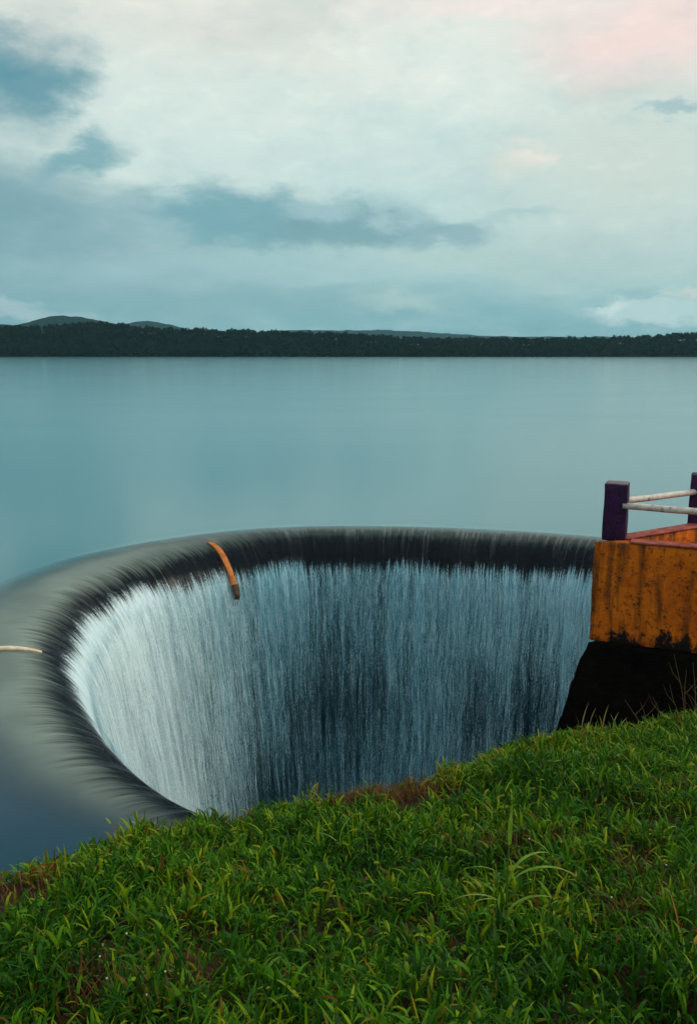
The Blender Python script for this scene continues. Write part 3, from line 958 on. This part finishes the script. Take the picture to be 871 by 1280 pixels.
rail(pc1 + df * .12, pc2 + df * .30, zr + .02, zr + .02)
rail(pc2 + df * .16, pc4 + df * .3, zr + .02, zr + .02)
rail(pc1 + dn * .10 + pnn * -.13, pc3 + dn * .3 + pnn * -.13, zr - .005, zr - .02)

# bare twigs in front of the black base
tw = empty('bare_twigs', tuple(on_y(850, 880, 9.6)))
tag(tw, 'thin leafless twigs in front of the black wall base at right', 'twigs')
for (x0, y0, x1, y1) in [(868, 905, 838, 852), (860, 900, 845, 815), (866, 905, 868, 825), (840, 905, 815, 868), (838, 905, 778, 872), (815, 905, 800, 875), (862, 905, 858, 835)]:
    bm = bmesh.new()
    a, b = on_y(x0, y0, 9.6), on_y(x1, y1, 9.7)
    a = a + np.array([0, 0, -.5])
    pts = [a + (b - a) * f + np.array([.03 * math.sin(f * 5 + x0), 0, .04 * math.sin(f * 4)]) for f in np.linspace(0, 1, 8)]
    tube(bm, pts, .008, .002, 5)
    k = pts[5]
    tube(bm, [k, k + np.array([.10 * (1 if x0 % 4 else -1), 0, .12]), k + np.array([.16 * (1 if x0 % 4 else -1), 0, .26])], .004, .001, 5)
    link('twig', bm_mesh('twig', bm), m_twig, tw)

# ------------------------------------------------------------------ far shore
sky_line = np.array([(-500, 402), (-200, 404), (-60, 408), (0, 408), (60, 407), (110, 403), (150, 404), (200, 409), (260, 411), (340, 413), (430, 416), (500, 421), (560, 423), (640, 422),
                     (720, 422), (800, 420), (850, 416), (871, 416), (1000, 417), (1400, 415)], float)
sky_line[:, 1] += 5.5
YS, YR = 985.0, 1130.0
rx_ = np.array([on_y(p[0], p[1], YR)[0] for p in sky_line]); rz_ = np.array([on_y(p[0], p[1], YR)[2] for p in sky_line])


def hill_z(x, y):
    top = np.interp(x, rx_, rz_) - 4.0
    f = np.clip((y - YS - 14 * (fbm(x * .01 + 50, y * 0 + 3, 41) - .5)) / (YR - YS), 0, 1.0)
    z = -1.0 + (top + 1.0) * np.sin(f * math.pi / 2) ** .8
    back = np.clip((y - YR) / 350, 0, 1)
    return z * (1 - .6 * back)


hx_ = np.linspace(-1000, 1200, 221); hy_ = np.concatenate([np.linspace(960, 1140, 30), np.linspace(1150, 1600, 12)])
HX, HY = np.meshgrid(hx_, hy_, indexing='ij')
m_hill, t = mat('dark_woodland_floor')
n = t.noise(t.pos(), .05, 6)
t.out(t.pbsdf(t.ramp(n, [(.3, (.003, .008, .005)), (.7, (.006, .012, .007))]), 1., .0))
me = np_mesh('hills', np.stack([HX, HY, hill_z(HX, HY)], 2).reshape(-1, 3), [grid_faces(len(hx_), len(hy_))], True)
tag(link('hills', me, m_hill, smooth=True), 'low dark ground of the far lake shore under the woods', 'hill', kind='structure')

# the wood: crowns of leaf clumps
NT_ = 3000
tx = RN.uniform(-760, 860, NT_); ty = YS + 3 + (YR + 25 - YS) * RN.random(NT_) ** .9
front = RN.random(NT_) < .22; ty[front] = YS + RN.uniform(0, 10, front.sum())
tz = hill_z(tx, ty)
th = np.where(front, RN.uniform(6, 11, NT_), RN.uniform(7, 11.5, NT_)) * (1 + .15 * (RN.random(NT_) < .06))
tr_ = th * RN.uniform(.28, .5, NT_)
KQ = 60
dirv = RN.normal(size=(NT_, KQ, 3)); dirv /= np.linalg.norm(dirv, axis=2)[:, :, None]
rad = RN.uniform(.2, 1.05, (NT_, KQ)) ** .6
cx3 = np.stack([tx, ty, tz + th * .60], 1)[:, None, :]
sc3 = np.stack([tr_, tr_, th * .42], 1)[:, None, :]
cc = cx3 + dirv * sc3 * rad[:, :, None]
a1 = RN.normal(size=(NT_, KQ, 3)); a1 /= np.linalg.norm(a1, axis=2)[:, :, None]
a2 = np.cross(a1, dirv + .3 * RN.normal(size=dirv.shape)); a2 /= np.linalg.norm(a2, axis=2)[:, :, None] + 1e-6
sz = RN.uniform(.9, 2.0, (NT_, KQ, 1))
V = np.stack([cc + a1 * sz, cc + a2 * sz * .8, cc - a1 * sz, cc - a2 * sz * .8], 2).reshape(-1, 3)
q = np.arange(NT_ * KQ * 4).reshape(-1, 4)
# trunks: three-sided tapering posts
ang = np.arange(3) * 2.094
tb = np.stack([np.stack([tx + np.cos(a) * .35, ty + np.sin(a) * .35, tz - .5], 1) for a in ang] + [np.stack([tx + np.cos(a) * .12, ty + np.sin(a) * .12, tz + th * .75], 1) for a in ang], 1)
b0 = len(V)
bi = (b0 + np.arange(NT_) * 6)[:, None]
tq = np.concatenate([bi + np.array([[0, 1, 4, 3]]), bi + np.array([[1, 2, 5, 4]]), bi + np.array([[2, 0, 3, 5]])], 0)
V = np.vstack([V, tb.reshape(-1, 3)])
me = np_mesh('woodland', V, [q, tq])
tone = np.repeat(RN.random(NT_), KQ * 4) * .7 + np.repeat(RN.random(NT_ * KQ), 4) * .3
attr(me, 'tone', np.concatenate([tone, np.zeros(NT_ * 6)]))
m_wood, t = mat('forest_leaves')
t.out(t.pbsdf(t.ramp(t.attr('tone'), [(0, (.003, .010, .006)), (.5, (.006, .016, .008)), (1, (.012, .022, .010))]), 1., .0))
tag(link('woodland', me, m_wood), 'dark band of dense trees along the far shore', 'woodland', kind='stuff')

# far hills beyond the wood
m_far, t = mat('wooded_hillside')
n = t.noise(t.pos(), .02, 7, .65)
t.out(t.pbsdf(t.ramp(n, [(.3, (.004, .014, .013)), (.7, (.010, .026, .020))]), 1., .0, t.bump(n, 12.)))


def far_hill(pts, Y, depth, rough, seed):
    pts = np.array(pts, float)
    X = np.array([on_y(p[0], p[1], Y)[0] for p in pts]); Z = np.array([on_y(p[0], p[1], Y)[2] for p in pts])
    xs_ = np.linspace(X[0], X[-1], 160); ys_ = np.linspace(-1, 1, 25)
    zt = np.interp(xs_, X, Z)
    k = np.hanning(9); k /= k.sum()
    zt = np.convolve(np.pad(zt, 4, 'edge'), k, 'valid')
    A, B = np.meshgrid(xs_, ys_, indexing='ij')
    z = zt[:, None] * (1 - np.abs(B) ** 1.6) + (fbm(A * .02 + 99, B * 8 + 50, seed) - .5) * rough * (1 - np.abs(B) ** 3)
    z = np.where(np.abs(B) > .99, -5, z)
    me = np_mesh('hills', np.stack([A, Y + B * depth, z], 2).reshape(-1, 3), [grid_faces(160, 25)], True)
    return link('hills', me, m_far, smooth=True)


tag(far_hill([(-120, 432), (-60, 412), (0, 405), (30, 406), (50, 400), (75, 394), (100, 396), (120, 400), (140, 405), (160, 412), (200, 432)], 2700, 400, 16, 51), 'rounded green hill rising behind the woods at the left', 'hill', kind='structure')
tag(far_hill([(110, 432), (150, 408), (175, 402), (195, 403), (215, 407), (250, 416), (290, 432)], 3500, 400, 14, 57), 'small pale hill top just right of the rounded hill', 'hill', kind='structure')
tag(far_hill([(270, 432), (340, 412), (430, 413), (500, 413), (560, 417), (620, 421), (760, 421), (900, 432)], 4350, 420, 14, 61), 'faint blue ridge far beyond the middle of the woods', 'hill', kind='structure')

# ------------------------------------------------------------------ haze
m_hz, t = mat('thin_haze')
pv = t.node('ShaderNodeVolumePrincipled', 0, {'Color': (.40, .82, 1.0), 'Density': 7.0e-5, 'Anisotropy': .2})
t.out(pv, sock=1)
bm = bmesh.new()
prism(bm, [(-4900, -4900), (4900, -4900), (4900, 4950), (-4900, 4950)], -28, [(-4900, -4900), (4900, -4900), (4900, 4950), (-4900, 4950)], 260)
tag(link('haze', bm_mesh('haze', bm), m_hz), 'thin bluish haze over the whole lake', 'haze', kind='stuff')
S.cycles.volume_bounces = 0
S.cycles.transparent_max_bounces = 16
